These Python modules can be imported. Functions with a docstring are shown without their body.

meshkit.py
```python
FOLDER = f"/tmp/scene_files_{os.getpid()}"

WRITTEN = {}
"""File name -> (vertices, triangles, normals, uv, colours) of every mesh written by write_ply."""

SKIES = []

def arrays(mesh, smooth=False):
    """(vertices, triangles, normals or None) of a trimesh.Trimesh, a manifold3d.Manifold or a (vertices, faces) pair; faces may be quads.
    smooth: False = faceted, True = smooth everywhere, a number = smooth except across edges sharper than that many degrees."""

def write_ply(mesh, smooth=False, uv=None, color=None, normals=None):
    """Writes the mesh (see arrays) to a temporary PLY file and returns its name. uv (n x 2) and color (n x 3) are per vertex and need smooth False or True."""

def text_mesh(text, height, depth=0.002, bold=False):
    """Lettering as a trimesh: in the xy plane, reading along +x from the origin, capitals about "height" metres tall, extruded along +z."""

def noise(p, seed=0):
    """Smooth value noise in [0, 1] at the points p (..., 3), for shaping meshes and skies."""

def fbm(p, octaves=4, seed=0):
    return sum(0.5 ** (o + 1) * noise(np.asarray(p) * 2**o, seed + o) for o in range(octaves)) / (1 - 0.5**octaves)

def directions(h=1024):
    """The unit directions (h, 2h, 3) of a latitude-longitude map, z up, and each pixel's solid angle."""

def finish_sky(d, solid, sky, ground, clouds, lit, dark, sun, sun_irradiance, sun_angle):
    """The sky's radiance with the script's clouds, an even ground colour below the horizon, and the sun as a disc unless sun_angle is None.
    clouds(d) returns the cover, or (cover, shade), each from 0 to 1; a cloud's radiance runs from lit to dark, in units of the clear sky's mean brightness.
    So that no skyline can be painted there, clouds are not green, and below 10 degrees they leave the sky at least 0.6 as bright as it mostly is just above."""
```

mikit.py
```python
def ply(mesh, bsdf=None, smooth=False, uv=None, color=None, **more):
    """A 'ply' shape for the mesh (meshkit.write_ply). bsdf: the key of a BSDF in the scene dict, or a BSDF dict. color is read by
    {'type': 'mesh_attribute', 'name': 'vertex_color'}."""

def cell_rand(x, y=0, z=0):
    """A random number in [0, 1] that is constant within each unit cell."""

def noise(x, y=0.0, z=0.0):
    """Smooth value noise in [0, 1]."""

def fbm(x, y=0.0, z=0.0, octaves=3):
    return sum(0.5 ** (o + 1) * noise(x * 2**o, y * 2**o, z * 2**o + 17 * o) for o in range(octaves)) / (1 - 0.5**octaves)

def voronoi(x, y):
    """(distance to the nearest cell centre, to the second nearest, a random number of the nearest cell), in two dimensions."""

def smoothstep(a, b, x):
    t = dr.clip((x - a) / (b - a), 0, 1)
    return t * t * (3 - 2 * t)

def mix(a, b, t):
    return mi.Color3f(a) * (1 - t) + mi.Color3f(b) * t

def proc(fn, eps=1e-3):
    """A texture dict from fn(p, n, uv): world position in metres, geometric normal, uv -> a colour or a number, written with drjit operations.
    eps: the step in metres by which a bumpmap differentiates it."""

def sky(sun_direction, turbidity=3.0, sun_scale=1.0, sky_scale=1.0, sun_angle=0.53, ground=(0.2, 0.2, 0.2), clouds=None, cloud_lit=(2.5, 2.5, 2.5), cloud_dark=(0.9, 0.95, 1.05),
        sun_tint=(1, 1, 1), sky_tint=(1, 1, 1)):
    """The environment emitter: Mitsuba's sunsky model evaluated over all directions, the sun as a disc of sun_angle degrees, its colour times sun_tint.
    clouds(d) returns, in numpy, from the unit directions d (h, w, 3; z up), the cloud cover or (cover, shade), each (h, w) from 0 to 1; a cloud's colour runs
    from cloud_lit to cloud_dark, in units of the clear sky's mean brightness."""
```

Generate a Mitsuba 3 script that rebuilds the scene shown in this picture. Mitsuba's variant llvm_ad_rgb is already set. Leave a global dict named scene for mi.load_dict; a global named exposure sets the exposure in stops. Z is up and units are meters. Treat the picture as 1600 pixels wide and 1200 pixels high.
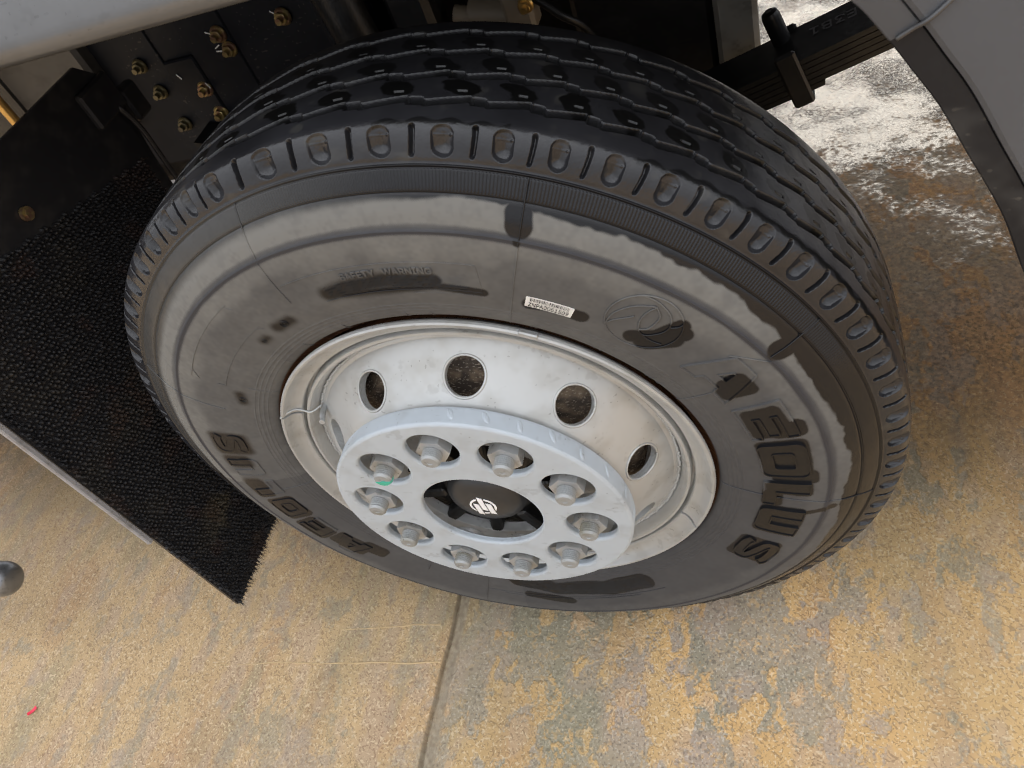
import math, random
import numpy as np, trimesh, drjit as dr, mitsuba as mi, mikit, meshkit
import manifold3d as m3
from manifold3d import Manifold, CrossSection
from shapely.geometry import Polygon, LineString, Point
from shapely import affinity, union_all
from mikit import proc, noise, fbm, voronoi, cell_rand, smoothstep, mix

T = mi.ScalarTransform4f
scene, labels = {}, {}
HUB = 0.512          # height of the wheel centre; the wheel axis runs along y, its outer side faces -y
rng = np.random.default_rng(7)

# ------------------------------------------------------------------ camera, sky, exposure
C = np.array([0.40516, -0.55101, 1.34270])
FWD = np.array([-0.34971509, 0.60494415, -0.7153614])
UP = np.array([0.05370775, 0.7752664, 0.62934688])
scene['camera'] = {
    'type': 'thinlens', 'fov': 2 * math.degrees(math.atan(800 / 1210.46)), 'fov_axis': 'x',
    'to_world': T().look_at(origin=C.tolist(), target=(C + FWD).tolist(), up=UP.tolist()),
    'aperture_radius': 0.0011, 'focus_distance': 0.98, 'near_clip': 0.02, 'far_clip': 400.0}
scene['sky_light'] = mikit.sky((0.12, 0.80, 0.62), turbidity=4, sun_scale=0.36, sun_angle=34, clouds=lambda d: (np.ones(d.shape[:2]), np.clip(1 - d[..., 2], 0, 1) ** .9),     # overcast: brightest overhead
                               cloud_lit=(3.5, 3.6, 3.8), cloud_dark=(1.25, 1.3, 1.38), sun_tint=(0.88, 1.0, 1.2))
exposure = 2.8

# ------------------------------------------------------------------ helpers
def rgb(*c):
    return {'type': 'rgb', 'value': [float(x) for x in c]}

def srgb(r, g, b):
    return tuple(float(((x / 255 + 0.055) / 1.055) ** 2.4) if x > 10 else x / 255 / 12.92 for x in (r, g, b))

def mat(name, col, rough=0.5, metal=0.0, spec=0.5, coat=0.0, coat_gloss=0.8, bump=None, bscale=1.0, eps=1e-3):
    d = {'type': 'principled', 'base_color': col if isinstance(col, dict) else rgb(*col),
         'roughness': rough if isinstance(rough, dict) else float(rough), 'metallic': float(metal), 'specular': float(spec)}
    if coat:
        d['clearcoat'] = float(coat); d['clearcoat_gloss'] = float(coat_gloss)
    if bump is not None:
        d = {'type': 'bumpmap', 'nested': d, 'arbitrary': proc(bump, eps), 'scale': float(bscale)}
    scene[name] = {'type': 'twosided', 'nested': d}

def num(key):
    if key not in scene:
        return key
    i = 1
    while f'{key}_{i:03d}' in scene:
        i += 1
    return f'{key}_{i:03d}'

def put(key, mesh, m, smooth=30, label=None, **more):
    key = num(key)
    scene[key] = mikit.ply(mesh, m, smooth=smooth)
    if label or more:
        labels[key] = {**({'label': label} if label else {}), **more}
    return key

def cat(ms):
    return trimesh.util.concatenate(ms)

def box(x0, x1, y0, y1, z0, z1, c=0.003):
    """box with chamfered edges"""
    c = min(c, (x1 - x0) / 3, (y1 - y0) / 3, (z1 - z0) / 3)
    pts = []
    for sx in (0, 1):
        for sy in (0, 1):
            for sz in (0, 1):
                p = np.array([(x0, x1)[sx], (y0, y1)[sy], (z0, z1)[sz]])
                s = np.array([1 - 2 * sx, 1 - 2 * sy, 1 - 2 * sz])
                for k in range(3):
                    q = p + s * c
                    q[k] = p[k]
                    pts.append(q)
    return trimesh.PointCloud(np.array(pts)).convex_hull

def tube(pts, r, n=10, closed=False):
    pts = np.asarray(pts, float)
    t = np.gradient(pts, axis=0) if not closed else np.roll(pts, -1, 0) - np.roll(pts, 1, 0)
    t /= np.linalg.norm(t, axis=1, keepdims=True) + 1e-12
    ref = np.array([0.13, 0.21, 0.97])
    u = np.cross(t, ref); u /= np.linalg.norm(u, axis=1, keepdims=True) + 1e-12
    v = np.cross(t, u)
    r = np.broadcast_to(np.asarray(r, float), (len(pts),))
    a = np.arange(n) * 2 * np.pi / n
    V = pts[:, None] + r[:, None, None] * (np.cos(a)[None, :, None] * u[:, None] + np.sin(a)[None, :, None] * v[:, None])
    m = len(pts)
    f = []
    for i in range(m if closed else m - 1):
        j = (i + 1) % m
        for k in range(n):
            l = (k + 1) % n
            f += [[i * n + k, j * n + k, j * n + l], [i * n + k, j * n + l, i * n + l]]
    V = V.reshape(-1, 3)
    if not closed:
        V = np.vstack([V, pts[:1], pts[-1:]])
        for k in range(n):
            l = (k + 1) % n
            f += [[m * n, k, l], [m * n + 1, (m - 1) * n + l, (m - 1) * n + k]]
    return trimesh.Trimesh(V, f, process=False)

def wheel_axis(m):
    """lathe made about z (z = outward) -> wheel frame: axis -y outward, centre at the hub"""
    M = np.array([[1, 0, 0, 0], [0, 0, -1, 0], [0, 1, 0, HUB], [0, 0, 0, 1.0]])
    m = m.copy(); m.apply_transform(M)
    return m

def lathe(profile, n=180, closed=False):
    """profile: list of (r, y) -> surface of revolution about the wheel axis"""
    p = np.asarray(profile, float)
    if closed:
        p = np.vstack([p, p[:1]])
    a = np.arange(n) * 2 * np.pi / n
    V = np.stack([p[:, None, 0] * np.cos(a), np.repeat(p[:, 1:2], n, 1), HUB + p[:, None, 0] * np.sin(a)], -1).reshape(-1, 3)
    i, k = np.meshgrid(np.arange(len(p) - 1), np.arange(n), indexing='ij')
    l = (k + 1) % n
    q = np.stack([i * n + k, i * n + l, (i + 1) * n + l, (i + 1) * n + k], -1).reshape(-1, 4)
    f = np.vstack([q[:, [0, 1, 2]], q[:, [0, 2, 3]]])
    return trimesh.Trimesh(V, f, process=False)

def solid_lathe(profile, n=180):
    """closed profile (r, y) -> Manifold about the wheel axis"""
    cs = CrossSection([np.array([(r, -y) for r, y in profile])], m3.FillRule.NonZero)
    m = cs.revolve(n)                                   # about z, outward = +z = -y
    return m.transform(np.array([[1, 0, 0, 0], [0, 0, -1, 0], [0, 1, 0, HUB]], float))

def tm(man):
    q = man.to_mesh()
    return trimesh.Trimesh(q.vert_properties[:, :3], q.tri_verts, process=False)

def wc(r, y, a):
    a = np.radians(a)
    return np.stack([r * np.cos(a), y + 0 * a, HUB + r * np.sin(a)], -1)

# ------------------------------------------------------------------ materials
def polar(p):
    x, z = p.x, p.z - HUB
    return dr.sqrt(x * x + z * z), dr.atan2(z, x) * 57.29578

def blob(p, pts, w):
    """signed distance in metres to a polyline of (x, z) points with half width w, in the wheel plane"""
    d = mi.Float(9.0)
    for (ax, az), (bx, bz) in zip(pts[:-1], pts[1:]):
        ux, uz = bx - ax, bz - az
        L = ux * ux + uz * uz + 1e-12
        t = dr.clip(((p.x - ax) * ux + (p.z - az) * uz) / L, 0, 1)
        d = dr.minimum(d, dr.sqrt(dr.square(p.x - ax - t * ux) + dr.square(p.z - az - t * uz)))
    return d - w

def xz(r, a):
    return (r * math.cos(math.radians(a)), HUB + r * math.sin(math.radians(a)))

WET = [([xz(.457, 67.8), xz(.446, 67.6)], .013), ([xz(.435, 67.6), xz(.43, 67.5)], .0035),           # blob on the seam at the top
       ([xz(.455, 29.3), xz(.446, 29.5)], .0125), ([xz(.468, 29.0), xz(.45, 29.3)], .006),            # blob on the seam at the right
       ([xz(.366, 99.5), xz(.370, 95), xz(.372, 88), xz(.370, 80)], .0105), ([xz(.364, 99), xz(.362, 80), xz(.358, 72)], .0065),
       ([(.246, .772), (.272, .771), (.298, .783)], .0085), ([(.258, .762), (.285, .764)], .012), ([(.292, .778), (.297, .772)], .010),   # under the moulded swirl
       ([xz(.3530, 64.2), xz(.3575, 60), xz(.3555, 55.8)], .0095),                                    # round the sticker
       ([xz(.405, -12.5), xz(.44, -10.3)], .0045),                                                      # runs out along the seam below the U
       ([xz(.3526, 115.5), xz(.3526, 111.5)], .008), ([xz(.3505, 121.8), xz(.3505, 120.2)], .004), ([xz(.345, 147), xz(.350, 144.2)], .0075),
       ([xz(.33, 259), xz(.348, 270), xz(.35, 285), xz(.345, 296)], .019), ([xz(.372, 262), xz(.385, 272)], .012)]

# (letter angle, base radius, extent along the arc, extent outward): halos of rain held round the moulded letters
WETBOX = [(29.8, .3585, .000, .037, .006, .041), (29.8, .3585, .010, .036, -.001, .020),
          (16.6, .3585, -.027, .031, .001, .047), (16.6, .3585, .006, .034, .020, .060), (4.8, .3585, -.039, .039, -.004, .056), (4.8, .3585, .02, .05, .006, .062),
          (-6.3, .3585, -.029, .004, -.002, .056), (-6.3, .3585, -.01, .032, -.005, .022), (-16.2, .3585, -.036, .036, -.003, .053), (-29.4, .3585, -.033, .031, -.008, .051),
          (164.5, .360, -.028, .026, -.006, .05), (174, .360, .0, .03, .008, .05), (182.5, .360, -.026, .026, .018, .052), (191.5, .360, -.032, .03, -.002, .05),
          (201.5, .360, -.03, .03, .006, .052), (211.5, .360, -.032, .036, -.004, .04), (218, .360, -.02, .03, -.012, .018)]

def wet_mask(p):
    r, a = polar(p)
    wob = (fbm(p.x * 17, p.z * 17, 3.0, 3) - 0.5) * 0.017 + (noise(p.x * 150, p.z * 150, 5.0) - 0.5) * 0.0022
    d = mi.Float(9.0)
    for pts, w in WET:
        d = dr.minimum(d, blob(p, pts, w))
    for ac, rb, u0, u1, v0, v1 in WETBOX:
        da = ac - a
        da = dr.select(da > 180, da - 360, da)
        qx = dr.abs(da / 57.29578 * (rb + .022) - (u0 + u1) / 2) - (u1 - u0) / 2 + .009
        qy = dr.abs(r - rb - (v0 + v1) / 2) - (v1 - v0) / 2 + .009
        d = dr.minimum(d, dr.sqrt(dr.square(dr.maximum(qx, 0)) + dr.square(dr.maximum(qy, 0))) + dr.minimum(dr.maximum(qx, qy), 0) - .009)
    # the outer band stays wet; its inner edge is ragged and creeps inward towards the front
    edge = 0.4615 - 0.010 * smoothstep(60, 20, a) * smoothstep(-40, 0, a) - 0.004 * smoothstep(100, 140, a)
    band = edge - r + wob * 0.9 * smoothstep(95, 55, dr.abs(a)) + wob * 0.2
    d = dr.minimum(d + wob * 0.38, band)
    soft = 0.0016 + 0.0040 * smoothstep(72, 95, a)
    return (1 - smoothstep(-soft, soft, d)) * (1 - 0.25 * smoothstep(80, 110, a) * smoothstep(0.45, 0.46, r))

def dust_amount(p):
    r, a = polar(p)
    n1 = fbm(p.x * 18, p.z * 18, 1.0, 4)
    n2 = noise(p.x * 240, p.z * 240, 2.0) * 0.5 + noise(p.x * 90, p.z * 90, 4.0) * 0.5
    base = 0.30 + 0.25 * n1
    ring = smoothstep(0.430, 0.440, r) * 0.55 + smoothstep(0.395, 0.418, r + (n1 - 0.5) * 0.03) * smoothstep(0.431, 0.427, r) * 0.34
    groove = smoothstep(0.0075, 0.003, dr.abs(r - 0.4335 - (n1 - 0.5) * 0.004)) * 0.55
    side = smoothstep(-30, 70, a) * 0.62 + 0.38                      # pale tone strongest at the top, weaker lower down
    side = dr.select(a < -100, mi.Float(0.55), side)
    return dr.clip((base + ring - groove) * side * (0.78 + 0.44 * n2), 0, 1.0)

def rubber_col(p, n, uv):
    w = wet_mask(p)
    d = dust_amount(p)
    r, a = polar(p)
    dry = mix((0.037, 0.0365, 0.040), (0.152, 0.149, 0.139), d)
    c = mix(dry, (0.0085, 0.0085, 0.0100), w)
    return mix(c, mix((0.05, 0.022, 0.012), (0.13, 0.055, 0.022), noise(a * 3.0, 1.0, 2.0)), smoothstep(0.3035, 0.3015, r))   # rust washed off the rim seat

def rubber_rough(p, n, uv):
    return 0.70 - 0.46 * wet_mask(p) + 0.1 * (noise(p.x * 60, p.z * 60, 1.0) - 0.5)

def fine_print(p):
    """minute moulded print, in three blocks"""
    r, a = polar(p)
    row = r / 0.0042
    col = a * r / 57.3 / 0.0026
    on = smoothstep(0.25, 0.35, row - dr.floor(row)) * smoothstep(0.9, 0.8, row - dr.floor(row))
    on *= smoothstep(0.35, 0.6, noise(col * 1.6, dr.floor(row) * 7.0, 2.0))
    m1 = smoothstep(0.359, 0.361, r) * smoothstep(0.378, 0.376, r) * smoothstep(74, 75, a) * smoothstep(100, 99, a)
    m2 = smoothstep(0.333, 0.335, r) * smoothstep(0.368, 0.366, r) * smoothstep(-101, -100, a) * smoothstep(-62, -63, a)
    return on * dr.maximum(m1, m2)

def rubber_bump(p, n, uv):
    return 0.00022 * fbm(p.x * 420, p.z * 420, p.y * 420, 2) * (1 - 0.75 * wet_mask(p)) + 0.0011 * fine_print(p) + 0.0004 * noise(p.x * 60, p.z * 60, p.y * 60)

mat('rubber', proc(rubber_col), proc(rubber_rough), spec=0.30, bump=rubber_bump, eps=4e-4)

def tread_rough(p, n, uv):
    return 0.10 + 0.10 * smoothstep(0.025, 0.05, p.y) + 0.2 * fbm(p.x * 22, p.y * 22, p.z * 22, 3)

mat('tread_rubber', {'type': 'mesh_attribute', 'name': 'vertex_color'}, proc(tread_rough), spec=0.42,
    bump=lambda p, n, uv: 0.00018 * fbm(p.x * 350, p.y * 350, p.z * 350, 2) + 0.0006 * noise(p.x * 40, p.y * 40, p.z * 40), eps=5e-4)

def paint_col(base, dirt, amt, k):
    def fn(p, n, uv):
        t = fbm(p.x * 30 + k, p.y * 30, p.z * 30, 4)
        s = noise(p.x * 260, p.y * 260 + k, p.z * 260)
        c = mix(base, dirt, amt * smoothstep(0.45, 0.8, t))
        c = mix(c, mi.Color3f(dirt) * 0.55, 0.65 * smoothstep(0.84, 0.90, s) * smoothstep(0.45, 0.65, t) * min(1.0, amt * 1.5))
        q = noise(p.x * 46 + k, p.y * 46, p.z * 46) * 0.7 + noise(p.x * 210, p.y * 210, p.z * 210 + k) * 0.3
        return mix(c, mi.Color3f(dirt) * 0.7, 0.36 * smoothstep(0.70, 0.82, q) * min(1.0, amt * 1.5))
    return proc(fn)

def orange_peel(amp, f=300.0):
    return lambda p, n, uv: amp * fbm(p.x * f, p.y * f, p.z * f, 2) + amp * 6 * noise(p.x * 28, p.y * 28, p.z * 28)

mat('rim_paint', paint_col((0.41, 0.414, 0.404), (0.27, 0.255, 0.22), 0.42, 1.0), 0.34, metal=0.3, bump=orange_peel(0.00009), eps=5e-4)
mat('ring_paint', paint_col((0.39, 0.43, 0.465), (0.31, 0.33, 0.34), 0.55, 4.0), 0.46, metal=0.05, bump=orange_peel(0.00008, 220), eps=5e-4)
mat('galvanised', paint_col((0.42, 0.43, 0.435), (0.25, 0.235, 0.20), 0.75, 2.0), 0.32, metal=0.45, bump=orange_peel(0.00012, 500), eps=4e-4)
mat('clamp_grey', paint_col((0.36, 0.36, 0.35), (0.17, 0.165, 0.155), 0.7, 11.0), 0.5, bump=orange_peel(0.0002, 200), eps=5e-4)
mat('stud_steel', paint_col((0.31, 0.32, 0.32), (0.17, 0.155, 0.11), 0.85, 9.0), 0.48, metal=0.35, bump=orange_peel(0.0002, 600), eps=4e-4)
mat('green_paint', (0.05, 0.36, 0.25), 0.35)
mat('black_metal', paint_col((0.008, 0.008, 0.009), (0.028, 0.026, 0.023), 0.5, 3.0), 0.42, bump=orange_peel(0.0002, 200), eps=5e-4)
mat('hub_casting', paint_col((0.006, 0.006, 0.006), (0.024, 0.022, 0.021), 0.6, 7.0), 0.45, bump=lambda p, n, uv: 0.0012 * fbm(p.x * 260, p.y * 260, p.z * 260, 2), eps=5e-4)
mat('cap_plastic', paint_col((0.021, 0.022, 0.024), (0.035, 0.035, 0.035), 0.4, 5.0), 0.36, bump=orange_peel(0.00006), eps=5e-4)
mat('emblem_white', (0.72, 0.72, 0.72), 0.4)
mat('sticker_white', (0.62, 0.62, 0.60), 0.45)
mat('print_black', (0.02, 0.02, 0.02), 0.6)

def rust_col(p, n, uv):
    t = fbm(p.x * 60, p.y * 60, p.z * 60, 4)
    s = noise(p.x * 420, p.y * 420, p.z * 420)
    c = mix((0.11, 0.085, 0.068), (0.34, 0.25, 0.17), smoothstep(0.35, 0.7, t))
    return mix(c, (0.6, 0.5, 0.4), 0.7 * smoothstep(0.62, 0.85, s))
mat('rust', proc(rust_col), 0.8, bump=lambda p, n, uv: 0.0015 * fbm(p.x * 300, p.y * 300, p.z * 300, 2), eps=5e-4)

def plastic_col(p, n, uv):
    t = fbm(p.x * 9, p.y * 9, p.z * 9, 4)
    s = noise(p.x * 190, p.y * 190, p.z * 190)
    c = mix((0.066, 0.069, 0.076), (0.080, 0.083, 0.090), t)
    return mix(c, (0.12, 0.115, 0.105), 0.5 * smoothstep(0.80, 0.90, s) * smoothstep(0.5, 0.7, t))
mat('fender_plastic', proc(plastic_col), 0.45, spec=0.25, bump=orange_peel(0.00012, 240), eps=5e-4)
def lip_col(p, n, uv):
    s = noise(p.x * 160, p.y * 160, p.z * 160)
    t = fbm(p.x * 25, p.y * 25, p.z * 25, 3)
    return mix(mix((0.016, 0.016, 0.018), (0.034, 0.034, 0.035), smoothstep(0.4, 0.7, t)), (0.10, 0.092, 0.08), 0.6 * smoothstep(0.78, 0.92, s) * smoothstep(0.45, 0.6, t))
mat('lip_plastic', proc(lip_col), 0.6, spec=0.2, bump=orange_peel(0.0002, 200), eps=5e-4)
mat('side_paint', paint_col((0.10, 0.10, 0.101), (0.08, 0.079, 0.078), 0.4, 6.0), 0.24, metal=0.25, coat=0.5)
mat('trim_grey', (0.06, 0.06, 0.062), 0.3, metal=0.2)
def frame_col(p, n, uv):
    t = fbm(p.x * 16, p.y * 16, p.z * 16, 4)
    s = noise(p.x * 210, p.y * 210, p.z * 210)
    c = mix((0.007, 0.0078, 0.011), (0.013, 0.0145, 0.019), t)
    return mix(c, (0.06, 0.052, 0.045), 0.7 * smoothstep(0.8, 0.92, s) * smoothstep(0.45, 0.65, t))
mat('frame_paint', proc(frame_col), 0.5, spec=0.13, bump=orange_peel(0.00015, 180), eps=5e-4)
mat('dark_plastic', paint_col((0.015, 0.0145, 0.016), (0.032, 0.029, 0.027), 0.7, 8.0), 0.34, bump=orange_peel(0.0002, 120), eps=5e-4)
def zinc_col(p, n, uv):
    t = fbm(p.x * 110, p.y * 110, p.z * 110, 3)
    return mix((0.34, 0.27, 0.11), (0.22, 0.13, 0.085), smoothstep(0.35, 0.65, t))
mat('zinc', proc(zinc_col), 0.34, metal=0.7)
mat('zinc_dirty', paint_col((0.12, 0.10, 0.05), (0.04, 0.035, 0.028), 0.9, 1.5), 0.45, metal=0.5)
mat('spring_paint', paint_col((0.006, 0.0058, 0.0062), (0.016, 0.014, 0.013), 0.5, 2.5), 0.38, bump=orange_peel(0.0002, 160), eps=5e-4)
mat('leaf_print', (0.13, 0.125, 0.125), 0.6)
mat('beige_metal', paint_col((0.19, 0.185, 0.165), (0.10, 0.09, 0.07), 0.7, 3.5), 0.55)
mat('box_grey', paint_col((0.06, 0.057, 0.054), (0.035, 0.032, 0.03), 0.7, 3.5), 0.5)
mat('brass', (0.62, 0.40, 0.14), 0.3, metal=0.8)
mat('tan_plastic', (0.22, 0.18, 0.13), 0.5)
mat('tube_metal', paint_col((0.24, 0.245, 0.25), (0.14, 0.14, 0.14), 0.5, 5.5), 0.32, metal=0.75, bump=orange_peel(0.0002, 300), eps=5e-4)
mat('flap_edge', paint_col((0.27, 0.265, 0.27), (0.18, 0.165, 0.15), 0.6, 4.5), 0.4)

def bristle_col(p, n, uv):
    t = fbm(p.y * 14, p.z * 14, 1.0, 3)
    low = smoothstep(0.45, 0.12, p.z)
    mud = smoothstep(0.50, 0.72, t) * (0.10 + 0.75 * low * smoothstep(-0.02, 0.08, p.y))
    rusty = smoothstep(0.66, 0.8, fbm(p.y * 20, p.z * 20, 7.0, 2)) * 0.25
    return mix(mix((0.0125, 0.0120, 0.0130), (0.075, 0.058, 0.030), mud), (0.07, 0.028, 0.014), rusty * 0.7)
mat('bristle', proc(bristle_col), 0.5, spec=0.35)

# ------------------------------------------------------------------ ground
def damp(p):
    """where the concrete is sheeted with water: far side of the wheel, under and ahead of the truck"""
    n = fbm(p.x * 2.6, p.y * 2.6, 4.0, 4)
    n2 = fbm(p.x * 15, p.y * 15, 2.0, 3)
    n3 = noise(p.x * 95, p.y * 130, 8.0) * 0.6 + noise(p.x * 210, p.y * 260, 9.0) * 0.4
    f = smoothstep(0.70, 1.75, p.y + 0.10 * p.x) * 0.62
    return smoothstep(0.51, 0.66, n * 0.46 + n2 * 0.20 + (n3 - 0.5) * 0.22 + 0.03 + f * 0.62)

def blotch(p):
    """bare stone-grey patches where the sandy skin of the slab has worn off: 0 skin, 1 worn"""
    wx = (noise(p.x * 34, p.y * 26, 2.0) - 0.5) * 0.018
    wy = (noise(p.x * 34, p.y * 26, 9.0) - 0.5) * 0.018
    a = fbm((p.x + wx) * 7.5, (p.y + wy) * 3.6, 1.0, 2)
    b = fbm((p.x + wx) * 27, (p.y + wy) * 14.5, 3.0, 2)
    c = fbm((p.x + wx) * 85, (p.y + wy) * 55, 7.0, 2)
    g = noise(p.x * 300, p.y * 300, 4.0) - 0.5
    right = smoothstep(-0.27, -0.13, p.x)
    far = smoothstep(0.30, 0.62, p.x - 0.45 * p.y)
    lvl = 0.565 - 0.074 * right + 0.075 * far
    v = a * 0.26 + b * 0.46 + c * 0.28 - lvl + g * 0.09
    soft = smoothstep(-0.05, 0.11, v)
    hard = smoothstep(-0.040, 0.040, v)
    return dr.lerp(soft * 0.6, hard * (0.95 - 0.25 * far), smoothstep(-0.30, -0.18, p.x))

def ground_col(p, n, uv):
    w = blotch(p)
    g0 = noise(p.x * 120, p.y * 120, 21.0)
    g1 = noise(p.x * 410 + 3 * g0, p.y * 410 - 3 * g0, 1.0)
    g2 = noise(p.x * 170, p.y * 170, 3.0)
    s = fbm(p.x * 16, p.y * 4.5, 8.0, 4)
    tan = mix((0.42, 0.285, 0.148), (0.52, 0.360, 0.188), s)
    isl = smoothstep(-0.27, -0.15, p.x)
    tan = mix(tan, mix((0.47, 0.292, 0.122), (0.57, 0.362, 0.155), s), isl)
    tan = mix(tan, (0.40, 0.235, 0.125), 0.5 * smoothstep(0.48, 0.72, fbm(p.x * 12, p.y * 4.5, 5.0, 4)))
    tan = mix(tan, (0.27, 0.235, 0.15), 0.55 * smoothstep(0.50, 0.74, fbm(p.x * 15 + 3, p.y * 5.0, 15.0, 4)) * (1 - 0.6 * isl))
    tan = mix(tan, (0.40, 0.29, 0.21), 0.5 * smoothstep(0.5, 0.72, fbm(p.x * 34, p.y * 15, 31.0, 3)))
    tan = mix(tan, (0.22, 0.138, 0.07), 0.6 * smoothstep(0.56, 0.82, g1))
    tan = mix(tan, (0.62, 0.49, 0.32), 0.6 * smoothstep(0.66, 0.86, noise(p.x * 330, p.y * 330, 6.0)))
    grey = mix((0.255, 0.210, 0.150), (0.350, 0.285, 0.205), fbm(p.x * 24, p.y * 12, 2.0, 3))
    grey = mix(grey, (0.205, 0.20, 0.145), 0.6 * smoothstep(0.5, 0.7, fbm(p.x * 8, p.y * 8, 6.0, 3)))
    grey = mix(grey, (0.36, 0.265, 0.21), 0.55 * smoothstep(0.5, 0.68, fbm(p.x * 13, p.y * 10, 26.0, 3)))
    grey = mix(grey, (0.46, 0.41, 0.33), 0.6 * smoothstep(0.62, 0.85, noise(p.x * 380, p.y * 380, 2.0)))
    grey = mix(grey, (0.09, 0.078, 0.06), 0.5 * smoothstep(0.62, 0.85, noise(p.x * 300, p.y * 300, 12.0)))
    fleck = smoothstep(0.60, 0.80, noise(p.x * 230, p.y * 230, 15.0) * 0.7 + noise(p.x * 60, p.y * 60, 16.0) * 0.3)
    grey = mix(grey, tan, 0.5 * fleck)
    c = mix(tan, grey, w)
    moss = smoothstep(0.5, 0.75, fbm(p.x * 3.1 + 7, p.y * 3.1, 3.0, 3)) * 0.25
    c = mix(c, (0.20, 0.18, 0.10), moss)
    j = smoothstep(0.022, 0.008, dr.abs(p.x + 0.247)) * smoothstep(-0.0005, -0.002, p.z)
    c = mix(c, mix((0.20, 0.16, 0.11), (0.30, 0.25, 0.18), g2), j * 0.8)
    far_dark = smoothstep(-0.02, 0.62, p.y + 0.14 * (fbm(p.x * 9, p.y * 9, 1.0, 3) - 0.3))  # concrete colour turns darker and browner with growing y
    c = mix(c, c * mi.Color3f(0.180, 0.150, 0.118) * (0.7 + 0.9 * noise(p.x * 160, p.y * 160, 33.0)), far_dark)
    c = mix(c, c * mi.Color3f(0.42, 0.43, 0.45), damp(p))
    return c

def ground_rough(p, n, uv):
    g = noise(p.x * 300, p.y * 300, 1.0)
    base = 0.66 - 0.08 * blotch(p) + 0.12 * (g - 0.5) + 0.25 * smoothstep(0.0, 0.5, p.y)
    return dr.lerp(base, 0.13 + 0.05 * g, damp(p))

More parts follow.
